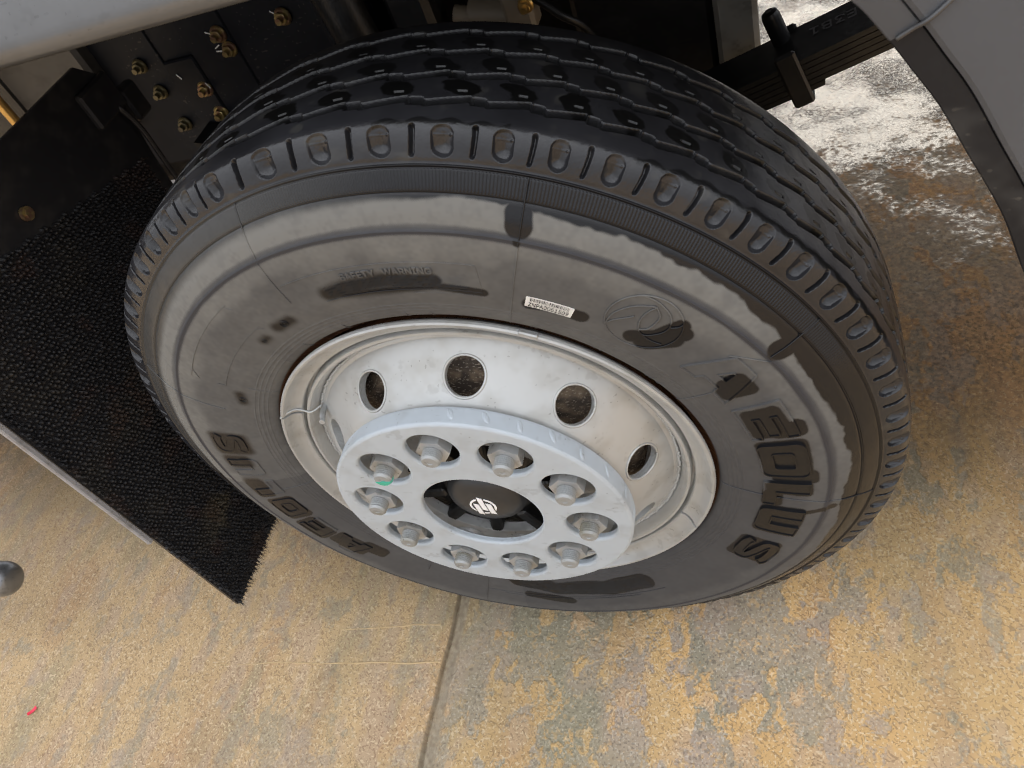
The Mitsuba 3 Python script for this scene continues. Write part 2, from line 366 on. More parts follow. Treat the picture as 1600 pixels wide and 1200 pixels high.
def ground_bump(p, n, uv):
    g = 0.0011 * fbm(p.x * 330, p.y * 330, 2.0, 2) + 0.0014 * noise(p.x * 90, p.y * 90, 1.0) - 0.0012 * blotch(p)
    g = g * (1 - 0.35 * smoothstep(0.1, 0.6, p.y))
    d = damp(p)
    ripple = (0.0022 * fbm(p.x * 190, p.y * 230, 5.0, 2) + 0.0012 * noise(p.x * 50, p.y * 70, 6.0)) * (0.30 + 1.1 * smoothstep(0.30, 0.75, fbm(p.x * 9, p.y * 12, 3.0, 3)))
    return dr.lerp(g, g * 0.35 + ripple, d)
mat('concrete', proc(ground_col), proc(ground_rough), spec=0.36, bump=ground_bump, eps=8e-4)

def ground_mesh():
    xs = np.unique(np.round(np.concatenate([[-150, -60, -20, -8, -4], np.arange(-3, -0.29, .02), np.arange(-.29, -.20, .0015), np.arange(-.20, 1.6, .02), [2, 4, 8, 20, 60, 150]]), 5))
    ys = np.unique(np.round(np.concatenate([[-150, -60, -20, -8, -3, -1.5], np.arange(-1, 2.6, .012), [3, 4, 8, 20, 60, 150]]), 5))
    X, Y = np.meshgrid(xs, ys, indexing='ij')
    P = np.stack([X, Y, 0 * X], -1)
    e = (meshkit.fbm(np.stack([Y * 30, 0 * Y, 0 * Y], -1), 3, 1) - .5) * .006
    e2 = (meshkit.fbm(np.stack([Y * 30, 0 * Y + 5, 0 * Y], -1), 3, 2) - .5) * .010
    s = lambda a, b, x: np.clip((x - a) / (b - a), 0, 1)
    left, right = -.2605 + e, -.2350 + e2
    inside = s(left, left + .003, X) * (1 - s(right - .004, right, X))
    crack = np.exp(-((X - left - .004) / .0028) ** 2)
    crack2 = np.exp(-((X - right - .001) / .0030) ** 2) * .5
    Z = -.0035 * inside - .007 * crack - .005 * crack2 + inside * .003 * (meshkit.fbm(P * [160, 60, 1], 3, 4) - .5)
    Z += np.where((np.abs(X) < 3) & (np.abs(Y) < 3), .004 * (meshkit.fbm(P * 5, 3, 3) - .5), 0) * (np.abs(X + .247) > .03)
    V = np.stack([X, Y, Z], -1).reshape(-1, 3)
    n, m = len(xs), len(ys)
    i, k = np.meshgrid(np.arange(n - 1), np.arange(m - 1), indexing='ij')
    q = np.stack([i * m + k, (i + 1) * m + k, (i + 1) * m + k + 1, i * m + k + 1], -1).reshape(-1, 4)
    return V, q
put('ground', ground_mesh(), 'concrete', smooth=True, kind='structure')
labels['ground'] = {'label': 'damp tan and grey mottled concrete slab under the truck wheel', 'category': 'ground', 'kind': 'structure'}

def cement_line(p0, p1, w, seed):
    t = np.linspace(0, 1, 60)
    P = np.outer(1 - t, [*p0, 0.0]) + np.outer(t, [*p1, 0.0])
    P[:, 1] += (meshkit.fbm(np.stack([t * 9, 0 * t + seed, 0 * t], -1), 3) - .5) * .006
    return tube(P, .6 * w * (0.35 + .9 * t) * (0.6 + .8 * meshkit.noise(np.stack([t * 30, 0 * t + seed, 0 * t], -1))), 6)
mat('cement', (0.47, 0.34, 0.18), 0.7)
put('ground__cement_ridge', cement_line((-.66, -.062), (-.283, -.022), .0022, 1), 'cement', True, label='thin pale ridge of cement beside the slab joint, nearer the wheel')
put('ground__cement_ridge', cement_line((-.82, -.140), (-.264, -.096), .0024, 4), 'cement', True, label='thin pale ridge of cement beside the slab joint, farther from the wheel')

# red scrap lying on the concrete
mat('red_scrap', (0.72, 0.03, 0.06), 0.4)
sc = trimesh.creation.box((.022, .007, .0012)).subdivide().subdivide()
sc.vertices[:, 2] += 30 * sc.vertices[:, 0] ** 2 * .6 + .12 * sc.vertices[:, 1]
sc.apply_transform(trimesh.transformations.rotation_matrix(math.radians(52), [0, 0, 1]))
sc.apply_translation([-1.2, -.272, .0045])
put('plastic_scrap', sc, 'red_scrap', 30, label='tiny red scrap of plastic lying on the tan concrete', category='litter')

# ------------------------------------------------------------------ tyre sidewall
SR = np.array([.286, .298, .3045, .312, .330, .360, .400, .4295, .4325, .450, .4665, .480, .4895])
SY = np.array([.022, .014, .001, -.004, -.009, -.014, -.0165, -.0150, -.0135, -.008, .000, .0070, .0135])
from scipy.interpolate import PchipInterpolator
SIDE = PchipInterpolator(SR, SY)
def side_point(r, a, h=0.0):
    """point on the outer sidewall at radius r and angle a (degrees), h above the rubber"""
    r, a = np.asarray(r, float), np.radians(np.asarray(a, float))
    y, s = SIDE(r), SIDE(r, 1)
    L = np.sqrt(1 + s * s)
    rr, yy = r + h * s / L, y - h / L
    return np.stack([rr * np.cos(a), yy, HUB + rr * np.sin(a)], -1)

BAND = (.4668, .4862)
def sidewall():
    rs = np.unique(np.round(np.concatenate([np.arange(.287, .309, .0012), np.arange(.309, .337, .0005), np.arange(.337, .427, .003), np.arange(.427, .438, .0007), np.arange(.438, .4668, .0022), [.4660, .4664, .4668, .4672, .4680]]), 5))
    rs = rs[rs <= .4682]
    n = 900
    a = np.arange(n) * 360 / n
    R, A = np.meshgrid(rs, a, indexing='ij')
    h = np.zeros_like(R)
    for c in (.3145, .3200, .3255, .3310):
        h += .0007 * np.exp(-((R - c) / .0007) ** 2)
    h += .0016 * np.exp(-((R - .4322) / .0013) ** 2)
    h -= .0014 * np.exp(-((R - .4664) / .0006) ** 2)
    ang = np.radians(A)
    h += .0016 * (meshkit.fbm(np.stack([np.cos(ang) * R * 9, np.sin(ang) * R * 9, 0 * R], -1), 2) - .5)
    V = side_point(R, A, h)
    i, k = np.meshgrid(np.arange(len(rs) - 1), np.arange(n), indexing='ij')
    l = (k + 1) % n
    q = np.stack([i * n + k, i * n + l, (i + 1) * n + l, (i + 1) * n + k], -1).reshape(-1, 4)
    f = np.vstack([q[:, [0, 1, 2]], q[:, [0, 2, 3]]])
    return trimesh.Trimesh(V.reshape(-1, 3), f, process=False)

def seam(a0, a1, r0, r1, w=.0009, h=.0004):
    r = np.linspace(r0, r1, 60)
    return tube(side_point(r, np.linspace(a0, a1, 60), h), w, 6)
tyre = [sidewall()]
for a0, a1, r0, r1 in ((67.2, 67.3, .306, .4866), (107.4, 104.2, .372, .4866), (29.4, 29.2, .432, .4866), (27.0, 27.2, .306, .36), (33.5, 28.6, .405, .432),
                       (-7, -9, .306, .4866), (-128, -127, .306, .36), (-110, -110, .306, .47), (151, 149, .37, .4866), (141, 141, .306, .34), (184, 184, .306, .36)):
    tyre.append(seam(a0, a1, r0, r1))
# short vent pips by the bead
for a in (62, 63, 49.5, 48.2, 36.5, 35.4, 33.2, 88.5, 83, 104, 117, 126):
    tyre.append(seam(a, a, .3035, .316, .0006, .0003))
# frame lines round the moulded print
def arc_line(r, a0, a1, w=.0006):
    a = np.linspace(a0, a1, max(8, int(abs(a1 - a0) * 1.5)))
    return tube(side_point(np.full_like(a, r), a, .0003), w, 5)
tyre += [arc_line(.396, 73, 106), arc_line(.357, 72, 101), seam(72, 73, .357, .396, .0006, .0003), arc_line(.352, 72, 84),
         arc_line(.412, 118, 142), seam(142, 140, .402, .412, .0006, .0003), seam(118, 119, .402, .412, .0006, .0003),
         arc_line(.368, 118, 142), seam(118, 119.5, .362, .368, .0006, .0003), seam(142, 142, .368, .378, .0006, .0003),
         arc_line(.372, 250, 300), arc_line(.378, 255, 292)]
inner = lathe([(.252, .19), (.285, .225), (.305, .246), (.36, .262), (.42, .266), (.46, .252), (.4895, .2300)], 180)
beadwall = lathe([(.287, .0135), (.27, .05), (.262, .19)], 120)
put('truck__wheel__tyre', cat(tyre + [inner, beadwall]), 'rubber', True, label='dusty black tyre sidewall with wet dark patches')

# finely ribbed band
def band():
    n = 3600
    a = np.arange(n) * 360 / n
    rs = np.array([.4682, .4688, .4694, .472, .476, .480, .484, .4850, .4856, .4866, .4874, .4880, .4888, .4896])
    hr = np.array([0, 0, 1, 1, 1, 1, 1, 1, 0, 0, 0, 0, 0, 0])
    R, A = np.meshgrid(rs, a, indexing='ij')
    aa = (A + 180) % 360 - 180
    amp = np.clip((104.3 - aa) / .4, 0, 1) * np.clip((aa - 16) / 9, 0, 1)
    h = .00055 * hr[:, None] * amp * (1 - np.abs(((np.arange(n) % 4) - 2) / 1.0)[None] * .9)
    h = h + np.array([0, 0, .0003, .0003, .0003, .0003, .0003, .0003, -.0002, -.001, .0016, .0018, .0004, -.0012])[:, None]
    V = side_point(R, A, h)
    i, k = np.meshgrid(np.arange(len(rs) - 1), np.arange(n), indexing='ij')
    l = (k + 1) % n
    q = np.stack([i * n + k, i * n + l, (i + 1) * n + l, (i + 1) * n + k], -1).reshape(-1, 4)
    return trimesh.Trimesh(V.reshape(-1, 3), np.vstack([q[:, [0, 1, 2]], q[:, [0, 2, 3]]]), process=False)
put('truck__wheel__ribbed_band', band(), 'rubber', True, label='finely ribbed wet band round the tyre shoulder')

# ------------------------------------------------------------------ tread
LUG = [106.25, 97.57, 90.32, 83.28, 76.47, 70.21, 64.63, 59.1, 53.37, 47.4]
while LUG[-1] > 106.25 - 360 + 7.5:
    LUG.append(LUG[-1] - (5.6 + .35 * math.sin(len(LUG) * .6)))
LUG[-1] = LUG[-1] * .5 + (LUG[-2] + 106.25 - 360) * .25
NL = len(LUG)
LUGX = np.array(LUG + [106.25 - 360])
def tread():
    key = np.array([(.4888, .0128), (.4905, .0138), (.4935, .0145), (.498, .0160), (.508, .0200), (.5150, .0245), (.5188, .0290), (.5212, .0350), (.5232, .060),
                    (.5245, .09), (.525, .121), (.5245, .152), (.5232, .182), (.5212, .208), (.5185, .214), (.510, .221), (.498, .226), (.4895, .230)])
    L = np.r_[0, np.cumsum(np.linalg.norm(np.diff(key, axis=0), axis=1))]
    pr, py = PchipInterpolator(L, key[:, 0]), PchipInterpolator(L, key[:, 1])
    s = np.concatenate([np.arange(0, .046, .0010), np.arange(.046, .205, .00095), np.linspace(.205, L[-1], 16)])
    fine_to = np.interp(-(-45), -LUGX, np.arange(NL + 1))
    back = np.interp(-(-165), -LUGX, np.arange(NL + 1))
    u = np.concatenate([np.arange(0, fine_to, 1 / 72), np.arange(fine_to, back, 1 / 14), np.arange(back, NL - 1e-6, 1 / 72)])
    ang = np.interp(u, np.arange(NL + 1), LUGX)
    S, U = np.meshgrid(s, u, indexing='ij')
    A = np.interp(U, np.arange(NL + 1), LUGX)
    pitch = .5 * 2 * np.pi / NL
    d = np.zeros_like(S)
    sm = lambda a, b, x: (lambda t: t * t * (3 - 2 * t))(np.clip((x - a) / (b - a), 0, 1))
    t = (U + .5) % 1 - .5                                   # -0.5..0.5 round each lug
    # scooped pocket
    hw, s0, s1 = .0090, .0085, .0330
    q = np.hypot(t * pitch, np.maximum(np.maximum(s0 + .007 - S, S - s1 + .007), 0)) - hw
    d = np.maximum(d, .0085 * np.clip(-q / hw, 0, 1) ** .34 * (.6 + .4 * sm(s1, s0 + .006, S)))
    # slot half way between
    t2 = (U % 1) - .5
    q2 = np.hypot(t2 * pitch - .0015 * np.sin((S - .01) * 90), np.maximum(np.maximum(.0085 - S, S - .0335), 0)) - .0020
    d = np.maximum(d, .0068 * sm(.0006, -.0010, q2))
    d -= .0005 * sm(.0016, .0006, np.abs(q2 - .0010)) * (S < .036)
    # thin parting line with pips
    d -= .0005 * np.exp(-((S - .0262) / .0007) ** 2) * sm(.2, .9, np.abs(q) * 1000)
    pip = np.hypot((((U * 2 + .25) % 1) - .5) * pitch / 2, S - .0262)
    d -= .0011 * sm(.0016, .0004, pip)
    # four zigzag grooves
    Y = py(S)
    wob = .0004 * (meshkit.noise(np.stack([U * 7, S * 300, 0 * U], -1)) - .5)
    for j, (gy, ph) in enumerate(((.060, .36), (.101, .86), (.143, .36), (.183, .86))):
        w = (U + ph) % 1
        zig = np.where(w < .66, -.0032 + .0064 * w / .66, 0)
        zig = np.where((w >= .66) & (w < .72), .0032 - .0032 * (w - .66) / .05, zig)
        zig = np.where((w >= .72) & (w < .92), .0004 - .0006 * (w - .72) / .2, zig)
        zig = np.where(w >= .92, -.0002 - .0030 * (w - .92) / .05, zig)
        zig = np.maximum(zig, -.0032)
        gw = .0050 + np.where((w > .70) & (w < .94), .0011, 0)
        g = np.abs(Y - gy - zig) - gw + wob
        on = (S > .044) & (Y < .2)
        d = np.maximum(d, np.where(on, .0125 * sm(.0005, -.0026, g), 0))
        # small teeth on the groove wall at each step
        tooth = (np.abs(w - .69) < .018) | (np.abs(w - .93) < .018)
        d = np.where(on & tooth & (np.abs(g) < .0016), np.maximum(d - .004, 0), d)
    # deep scoops out of the two inner ribs
    # small notches beside the groove steps; rain has collected on and round them
    wet = np.zeros_like(d)
    nz = meshkit.fbm(np.stack([U * 2.3, Y * 90, 0 * U], -1), 3, 5)
    for gy, ph, on in ((.0790, .40, 1.0), (.1190, .90, .8), (.1610, .40, .6)):
        w = (U + ph) % 1 - .5
        e = np.hypot(w * pitch * .85 + (Y - gy) * .35, (Y - gy) * .95) - .0125 - .012 * (nz - .5)
        wet = np.maximum(wet, on * sm(.0008, -.0012, e))
        nt = np.maximum(np.abs(w * pitch + (Y - gy) * .5) - .0045, np.abs(Y - gy + .004) - .0011)
        d = np.maximum(d, .0035 * sm(.0004, -.0010, nt))
    d += .0004 * (meshkit.fbm(np.stack([np.cos(np.radians(A)) * 30, np.sin(np.radians(A)) * 30, S * 60], -1), 2) - .5)
    r0, y0, rs, ys = pr(S), Y, pr(S, 1), py(S, 1)
    L2 = np.hypot(rs, ys)
    r = r0 - d * ys / L2
    y = y0 + d * rs / L2
    a = np.radians(A)
    V = np.stack([r * np.cos(a), y, HUB + r * np.sin(a)], -1)
    V[..., 2] = np.maximum(V[..., 2], .0035)                # the loaded tyre is flat where it stands
    n, m = len(s), len(u)
    i, k = np.meshgrid(np.arange(n - 1), np.arange(m), indexing='ij')
    l = (k + 1) % m
    f = np.stack([i * m + k, (i + 1) * m + k, (i + 1) * m + l, i * m + l], -1).reshape(-1, 4)
    # colour of the rubber: dusty film on the rib tops, darker where it is wet or deep in the grooves
    Q = V.reshape(-1, 3)
    n1 = meshkit.fbm(Q * 22, 3, 1); n2 = meshkit.noise(Q * 75, 2)
    top = np.clip(1 - d.reshape(-1) / .004, 0, 1)
    col = np.outer(1 - n1, [.009, .009, .0105]) + np.outer(n1, [.026, .026, .029])
    spot = (.5 * sm(.62, .8, n2) * sm(.45, .75, n1))[:, None]
    col = col * (1 - spot) + spot * np.array([.05, .048, .042])
    deep = (.7 * (1 - top) * (S.reshape(-1) > .044))[:, None]
    col = col * (1 - deep) + deep * .011
    edge = sm(.0040, .0022, np.abs(S - .0375 - .0022 * np.sin(U * 12.566) - .004 * (meshkit.noise(np.stack([U * 1.3, 0 * U, 0 * U], -1)) - .5))) * (A < 84) * (A > 20)
    wet = np.maximum(wet, .8 * edge * (meshkit.noise(np.stack([U * .5, 0 * U, 0 * U], -1), 9) > .35))
    wv = wet.reshape(-1, 1)
    col = col * (1 - wv) + wv * .004
    return trimesh.Trimesh(Q, np.vstack([f[:, [0, 1, 2]], f[:, [0, 2, 3]]]), process=False), col
key = num('truck__wheel__tread')
tread_mesh, tread_rgb = tread()
scene[key] = mikit.ply(tread_mesh, 'tread_rubber', smooth=True, color=tread_rgb)
labels[key] = {'label': 'wet tread with zigzag grooves and scooped shoulder pockets'}

# ------------------------------------------------------------------ moulded letters
def fine(poly, h0, h1, size):
    """extruded polygon in flat coordinates, cut into small triangles so that it can be bent"""
    gs = getattr(poly, 'geoms', [poly])
    out = []
    for g in gs:
        if g.is_empty or g.area < 1e-9:
            continue
        m = trimesh.creation.extrude_polygon(g.segmentize(size), h1 - h0, engine='earcut')
        m.apply_translation([0, 0, h0])
        v, f = trimesh.remesh.subdivide_to_size(m.vertices, m.faces, size)
        out.append(trimesh.Trimesh(v, f, process=False))
    return cat(out)

def onto_side(m, r_base, a_centre, rtop=None):
    """flat (x along the clockwise arc, y radially outward, z up from the rubber) -> bent onto the sidewall"""
    v = m.vertices
    r = r_base + v[:, 1]
    a = a_centre - np.degrees(v[:, 0] / (r_base + .022))
    q = m.copy(); q.vertices = side_point(r, a, v[:, 2])
    return q

def letter_shape(ch, w, h):
    t = .30 * h
    P = lambda *p: Polygon([(x * w, y * h) for x, y in p])
    if ch == 'A':
        return P((-.62, 0), (-.28, 1), (.20, 1), (.60, 0), (.22, 0), (.16, .17), (-.22, .17), (-.28, 0)).difference(P((-.12, .42), (-.03, .70), (.02, .70), (.08, .42)))
    if ch == 'E':
        return P((-.5, 0), (-.5, 1), (.5, 1), (.5, .75), (-.12, .75), (-.12, .63), (.42, .63), (.42, .39), (-.12, .39), (-.12, .25), (.5, .25), (.5, 0))
    if ch == 'O':
        return P((-.30, .20), (-.30, .80), (.30, .80), (.30, .20)).buffer(.20 * h, 8).difference(P((-.15, .36), (-.15, .64), (.15, .64), (.15, .36)).buffer(.08 * h, 6))
    if ch == 'L':
        return P((-.5, 0), (-.5, 1), (-.08, 1), (-.08, .28), (.5, .28), (.5, 0))
    if ch == 'U':
        return union_all([P((-.42, .12), (-.42, 1), (.42, 1), (.42, .12)).difference(P((-.9, -.1), (-.9, .3), (.9, .3), (.9, -.1))), P((-.27, .19), (-.27, .5), (.27, .5), (.27, .19)).buffer(.19 * h, 8)]).difference(P((-.13, .32), (-.13, 1.05), (.13, 1.05), (.13, .32)))
    key = np.array([(.42, .78), (.22, .87), (-.10, .875), (-.32, .80), (-.34, .66), (-.15, .555), (.15, .455), (.34, .34), (.32, .20), (.10, .125), (-.22, .13), (-.42, .22)])
    line = LineString(PchipInterpolator(np.arange(12), key * [w, h])(np.linspace(0, 11, 60)))
    return line.buffer(.122 * h, cap_style='flat', join_style='round')

def raised(poly, h=.0022):
    face = fine(poly.buffer(-.0004), -.002, h * .75, .006)
    rim = fine(poly.buffer(.0004).difference(poly.buffer(-.0012)), -.002, h * 1.35, .006)
    return cat([face, rim])

WORD1 = (('A', 29.8, .064), ('E', 16.6, .060), ('O', 4.8, .070), ('L', -6.3, .050), ('U', -16.2, .066), ('S', -29.4, .060))
for ch, a, w in WORD1:
    put('truck__wheel__raised_letter', onto_side(raised(letter_shape(ch, w * 1.04, .054)), .3560, a), 'rubber', 20, label=f'moulded letter {ch} of the word at the front of the tyre')
WORD2 = (('A', 211.5, .056), ('E', 201.5, .050), ('O', 191.5, .054), ('L', 182.5, .042), ('U', 174.0, .052), ('S', 164.5, .050))
for ch, a, w in WORD2:
    put('truck__wheel__raised_letter', onto_side(raised(letter_shape(ch, w * .9, .046), .0013), .360, a), 'rubber', 20, label=f'moulded letter {ch} of the word at the rear of the tyre')

def flat_text(s, h, depth, bold=False):
    m = meshkit.text_mesh(s, h, depth, bold)
    m.apply_translation([-m.bounds.mean(0)[0], 0, 0])
    return m
put('truck__wheel__moulded_text', onto_side(flat_text('SAFETY   WARNING', .0082, .0020, True), .3812, 87.2), 'rubber', False, label='small moulded words SAFETY WARNING above the dark patch')

# moulded swirl badge
def swirl():
    c = np.array([0.262, 0.7915])
    e1, e2 = np.array([1, .0]), np.array([0, 1.0])
    def curve(pts, w=.0011):
        pts = np.array(pts, float)
        tt = np.linspace(0, 1, len(pts))
        k = PchipInterpolator(tt, pts)(np.linspace(0, 1, 48))
        X = c + .039 * (k[:, :1] * e1 + k[:, 1:] * e2)
        r = np.hypot(X[:, 0], X[:, 1] - HUB); a = np.degrees(np.arctan2(X[:, 1] - HUB, X[:, 0]))
        return tube(side_point(r, a, .0006), w, 6)
    th = np.linspace(0, 2 * np.pi, 70)
    out = [curve(np.stack([np.cos(th), np.sin(th)], 1))]
    # two interlocked swallow shapes
    out.append(curve([(-.98, .10), (-.6, .52), (-.1, .66), (.42, .55), (.20, .42), (-.05, .16), (-.18, -.25), (-.02, -.62), (.30, -.86)]))
    out.append(curve([(-.98, .10), (-.7, .22), (-.38, .26), (-.18, .30)]))
    out.append(curve([(.18, .98), (.55, .62), (.72, .15), (.62, -.22), (.35, -.42), (.02, -.48), (-.15, -.40)]))
    out.append(curve([(.42, .55), (.46, .25), (.30, -.02), (.02, -.22), (-.17, -.20)]))
    out.append(curve([(.62, -.22), (.8, -.24), (.97, -.16)]))
    return cat(out)
put('truck__wheel__moulded_badge', swirl(), 'rubber', True, label='round moulded swirl badge with its lower half wet')

def ring_mark(r, a, rad):
    th = np.linspace(0, 2 * np.pi, 30)
    x, z = xz(r, a)
    X = x + rad * np.cos(th); Z = z + rad * np.sin(th)
    out = [tube(side_point(np.hypot(X, Z - HUB), np.degrees(np.arctan2(Z - HUB, X)), .0004), .0006, 5)]
    X = x + rad * .5 * np.cos(th); Z = z + rad * .5 * np.sin(th)
    out.append(tube(side_point(np.hypot(X, Z - HUB), np.degrees(np.arctan2(Z - HUB, X)), .0004), .0005, 5))
    return cat(out)
for r, a, q, lb in ((.3526, 113.5, .0052, 'small round moulded mark in the dark oval'), (.3505, 121.6, .0030, 'small round moulded mark beside the dark oval'), (.3455, 146, .0048, 'small round moulded mark in the heart-shaped patch')):
    put('truck__wheel__moulded_mark', ring_mark(r, a, q), 'rubber', True, label=lb)

# barcode sticker
st = fine(Polygon([(-.0262, -.0078), (.0262, -.0078), (.0262, .0078), (-.0262, .0078)]).buffer(-.001).buffer(.001), .0002, .0008, .006)
put('truck__wheel__sticker', onto_side(st, .3570, 61.1), 'sticker_white', 20, label='white barcode sticker reading ZNPA0051509')
sp = [flat_text('ZNPA0051509', .0058, .0003, True)]
sp[0].apply_scale([.0450 / sp[0].extents[0], 1, 1])
sp[0].apply_translation([0, -.0064, .00085])
bx = -.0215
rb = np.random.default_rng(3)
while bx < .0208:
    w = rb.choice([.0004, .0007, .0011])
    b = trimesh.creation.box((w, .0050, .0003)); b.apply_translation([bx + w / 2, .0040, .0010]); sp.append(b)
    bx += w + rb.choice([.0004, .0008, .0012])
put('truck__wheel__sticker_print', onto_side(cat(sp), .3570, 61.1), 'print_black', False)

# ------------------------------------------------------------------ rim, disc, ring
rim_prof = [(.2545, .026), (.2565, .0190), (.2590, .0130), (.2625, .0095), (.2660, .0100), (.2672, .0125), (.2680, .0250), (.2714, .0250), (.2718, .0120), (.2732, .0100), (.2780, .0095), (.2840, .0060), (.2885, .0010), (.2910, -.0035),
            (.2932, -.0062), (.2958, -.0068), (.2978, -.0050), (.2985, -.0020), (.2976, .0010), (.294, .0050), (.288, .0110), (.280, .0180), (.272, .0280), (.266, .05), (.262, .19), (.250, .19), (.2495, .05), (.2500, .032)]
rim_m = solid_lathe(rim_prof, 240)
# the split in the lock ring
cuts = []
for a in (151.2, -29.2):
    b = Manifold.cube((.036, .03, .0042), True).rotate((0, 0, 0))
    b = b.translate((.0145, -.004, 0)).rotate((0, -a, 0)).translate((.2735 * math.cos(math.radians(a)), .008, HUB + .2735 * math.sin(math.radians(a))))
    cuts.append(b)
for c in cuts:
    rim_m = rim_m - c
put('truck__wheel__rim', tm(rim_m), 'rim_paint', 25, label='pale silver wheel rim with a split side ring')

lp = np.array([wc(.2980, .0010, 152.4), wc(.2965, -.0062, 151.2), wc(.2890, -.0005, 149.6), wc(.2800, .0070, 149.3), wc(.2705, .0088, 149.3), wc(.2610, .0078, 148.9), wc(.2500, .0200, 147.6)])
put('truck__wheel__ring_end', tube(PchipInterpolator(np.arange(7), lp)(np.linspace(0, 6, 40)), .0015, 8), 'rim_paint', True, label='bent end of the split side ring by the valve')
disc_prof = [(.2535, .040), (.2515, .0275), (.2470, .0245), (.2440, .0235), (.238, .0155), (.225, .0010), (.210, -.0170), (.200, -.0290), (.192, -.0375), (.184, -.0425), (.176, -.0430), (.168, -.0395), (.162, -.0345), (.156, -.0320),
             (.1105, -.0320), (.1105, -.0210), (.158, -.0210), (.168, -.0245), (.177, -.0305), (.184, -.0300), (.192, -.0230), (.203, -.0100), (.218, .0090), (.234, .0280), (.242, .0360), (.246, .045)]
disc_m = solid_lathe(disc_prof, 240)
HOLE_A = [7.2 + 36 * k for k in range(10)]
rad_, yy_ = .2148, -.010
nrm = np.array([.76, -.65])                                   # (radial, y): normal of the cone, outward
for a in HOLE_A:
    cyl = Manifold.cylinder(.09, .0245, .0245, 48, True)
    ar = math.radians(a)
    N = np.array([nrm[0] * math.cos(ar), nrm[1], nrm[0] * math.sin(ar)]); N /= np.linalg.norm(N)
    U = np.array([-math.sin(ar), 0, math.cos(ar)]); W = np.cross(N, U)
    o = wc(rad_, yy_, a)
    disc_m = disc_m - cyl.transform(np.stack([U, W, N, o], 1))
put('truck__wheel__disc', tm(disc_m), 'rim_paint', 25, label='silver wheel disc with round vent holes')
# rolled edge round every vent hole
for a in (79.2, 43.2, 7.2, 115.2):
    ar = math.radians(a)
    N = np.array([nrm[0] * math.cos(ar), nrm[1], nrm[0] * math.sin(ar)]); N /= np.linalg.norm(N)
    U = np.array([-math.sin(ar), 0, math.cos(ar)]); W = np.cross(N, U)
    th = np.arange(48) * 2 * np.pi / 48
    ring_pts = wc(rad_, yy_, a) + .0253 * (np.cos(th)[:, None] * U + np.sin(th)[:, None] * W)
    # sit the edge on the curved cone
    rr = np.hypot(ring_pts[:, 0], ring_pts[:, 2] - HUB)
    o = np.argsort([p[0] for p in disc_prof[3:14]])
    yy = np.interp(rr, np.array([p[0] for p in disc_prof[3:14]])[o], np.array([p[1] for p in disc_prof[3:14]])[o])
    ring_pts[:, 1] = yy
    put('truck__wheel__vent_rim', tube(ring_pts, .0017, 8, closed=True), 'rim_paint', True)
# weld bead between disc and rim
wb = []
for k in range(420):
    a = k * 360 / 420
    s = trimesh.creation.icosphere(1, .0021); s.apply_transform(np.diag([1.0, .8, 1.0, 1])); s.apply_translation(wc(.2508 + .0006 * rng.standard_normal(), .0262, a)); wb.append(s)
put('truck__wheel__weld_bead', cat(wb), 'rim_paint', True, label='rough weld bead round the wheel disc')

# hub protector ring
def cutter(r0, y_front, fil):
    pr = [(0, .08), (r0, .08), (r0, y_front + fil)] + [(r0 + fil * (1 - math.cos(t)), y_front + fil * (1 - math.sin(t))) for t in np.linspace(.2, 1.45, 7)] + [(r0 + fil + .001, y_front - .03), (0, y_front - .03)]
    return CrossSection([np.array([(r, -y) for r, y in pr])], m3.FillRule.NonZero).revolve(56).transform(np.array([[1, 0, 0, 0], [0, 0, -1, 0], [0, 1, 0, 0]], float))
YF = -.0708
f = .005
ring_prof = [(.060, YF), (.1995 - f, YF)] + [(.1995 - f + f * math.sin(t), YF + f - f * math.cos(t)) for t in np.linspace(.2, 1.5, 6)] + [(.1995, -.0470), (.1985, -.0440), (.1950, -.0435), (.1935, -.0460), (.1935, YF + .010), (.190, YF + .0065), (.060, YF + .0065)]
ring_m = solid_lathe(ring_prof, 256)
ring_m = ring_m - cutter(.0815, YF, .004).translate((0, 0, HUB))
BOLT_A = [95.4 - 36 * k for k in range(10)]
for a in BOLT_A:
    x, z = xz(.1450, a)
    ring_m = ring_m - cutter(.0335, YF, .0045).translate((x, 0, z))
rv = tm(ring_m)
v, fc = trimesh.remesh.subdivide_to_size(rv.vertices, rv.faces, .03)
rv = trimesh.Trimesh(v, fc, process=True)
# knocks round the edge and slight waviness
rr = np.hypot(rv.vertices[:, 0], rv.vertices[:, 2] - HUB); aa = np.degrees(np.arctan2(rv.vertices[:, 2] - HUB, rv.vertices[:, 0]))
put('truck__wheel__protector_ring', rv, 'ring_paint', 25, label='pale grey steel protector ring with ten round openings')
# inner flange turned back round each opening and round the middle
for k, (a, r0) in enumerate([(a, .0335) for a in BOLT_A] + [(None, .0815)]):
    x, z = xz(.1450, a) if a is not None else (0, HUB)
    th = np.arange(56) * 2 * np.pi / 56
    prof = [(r0 + .0008, YF + .0055), (r0 + .0004, YF + .0095), (r0 + .0022, YF + .0100), (r0 + .0030, YF + .0060)]
    V = np.concatenate([np.stack([x + q[0] * np.cos(th), np.full(56, q[1]), z + q[0] * np.sin(th)], 1) for q in prof])
    ff = []
    for i in range(3):
        for j in range(56):
            l = (j + 1) % 56
            ff += [[i * 56 + j, i * 56 + l, (i + 1) * 56 + l], [i * 56 + j, (i + 1) * 56 + l, (i + 1) * 56 + j]]
    put('truck__wheel__opening_rim', trimesh.Trimesh(V, ff, process=False), 'ring_paint', 30)
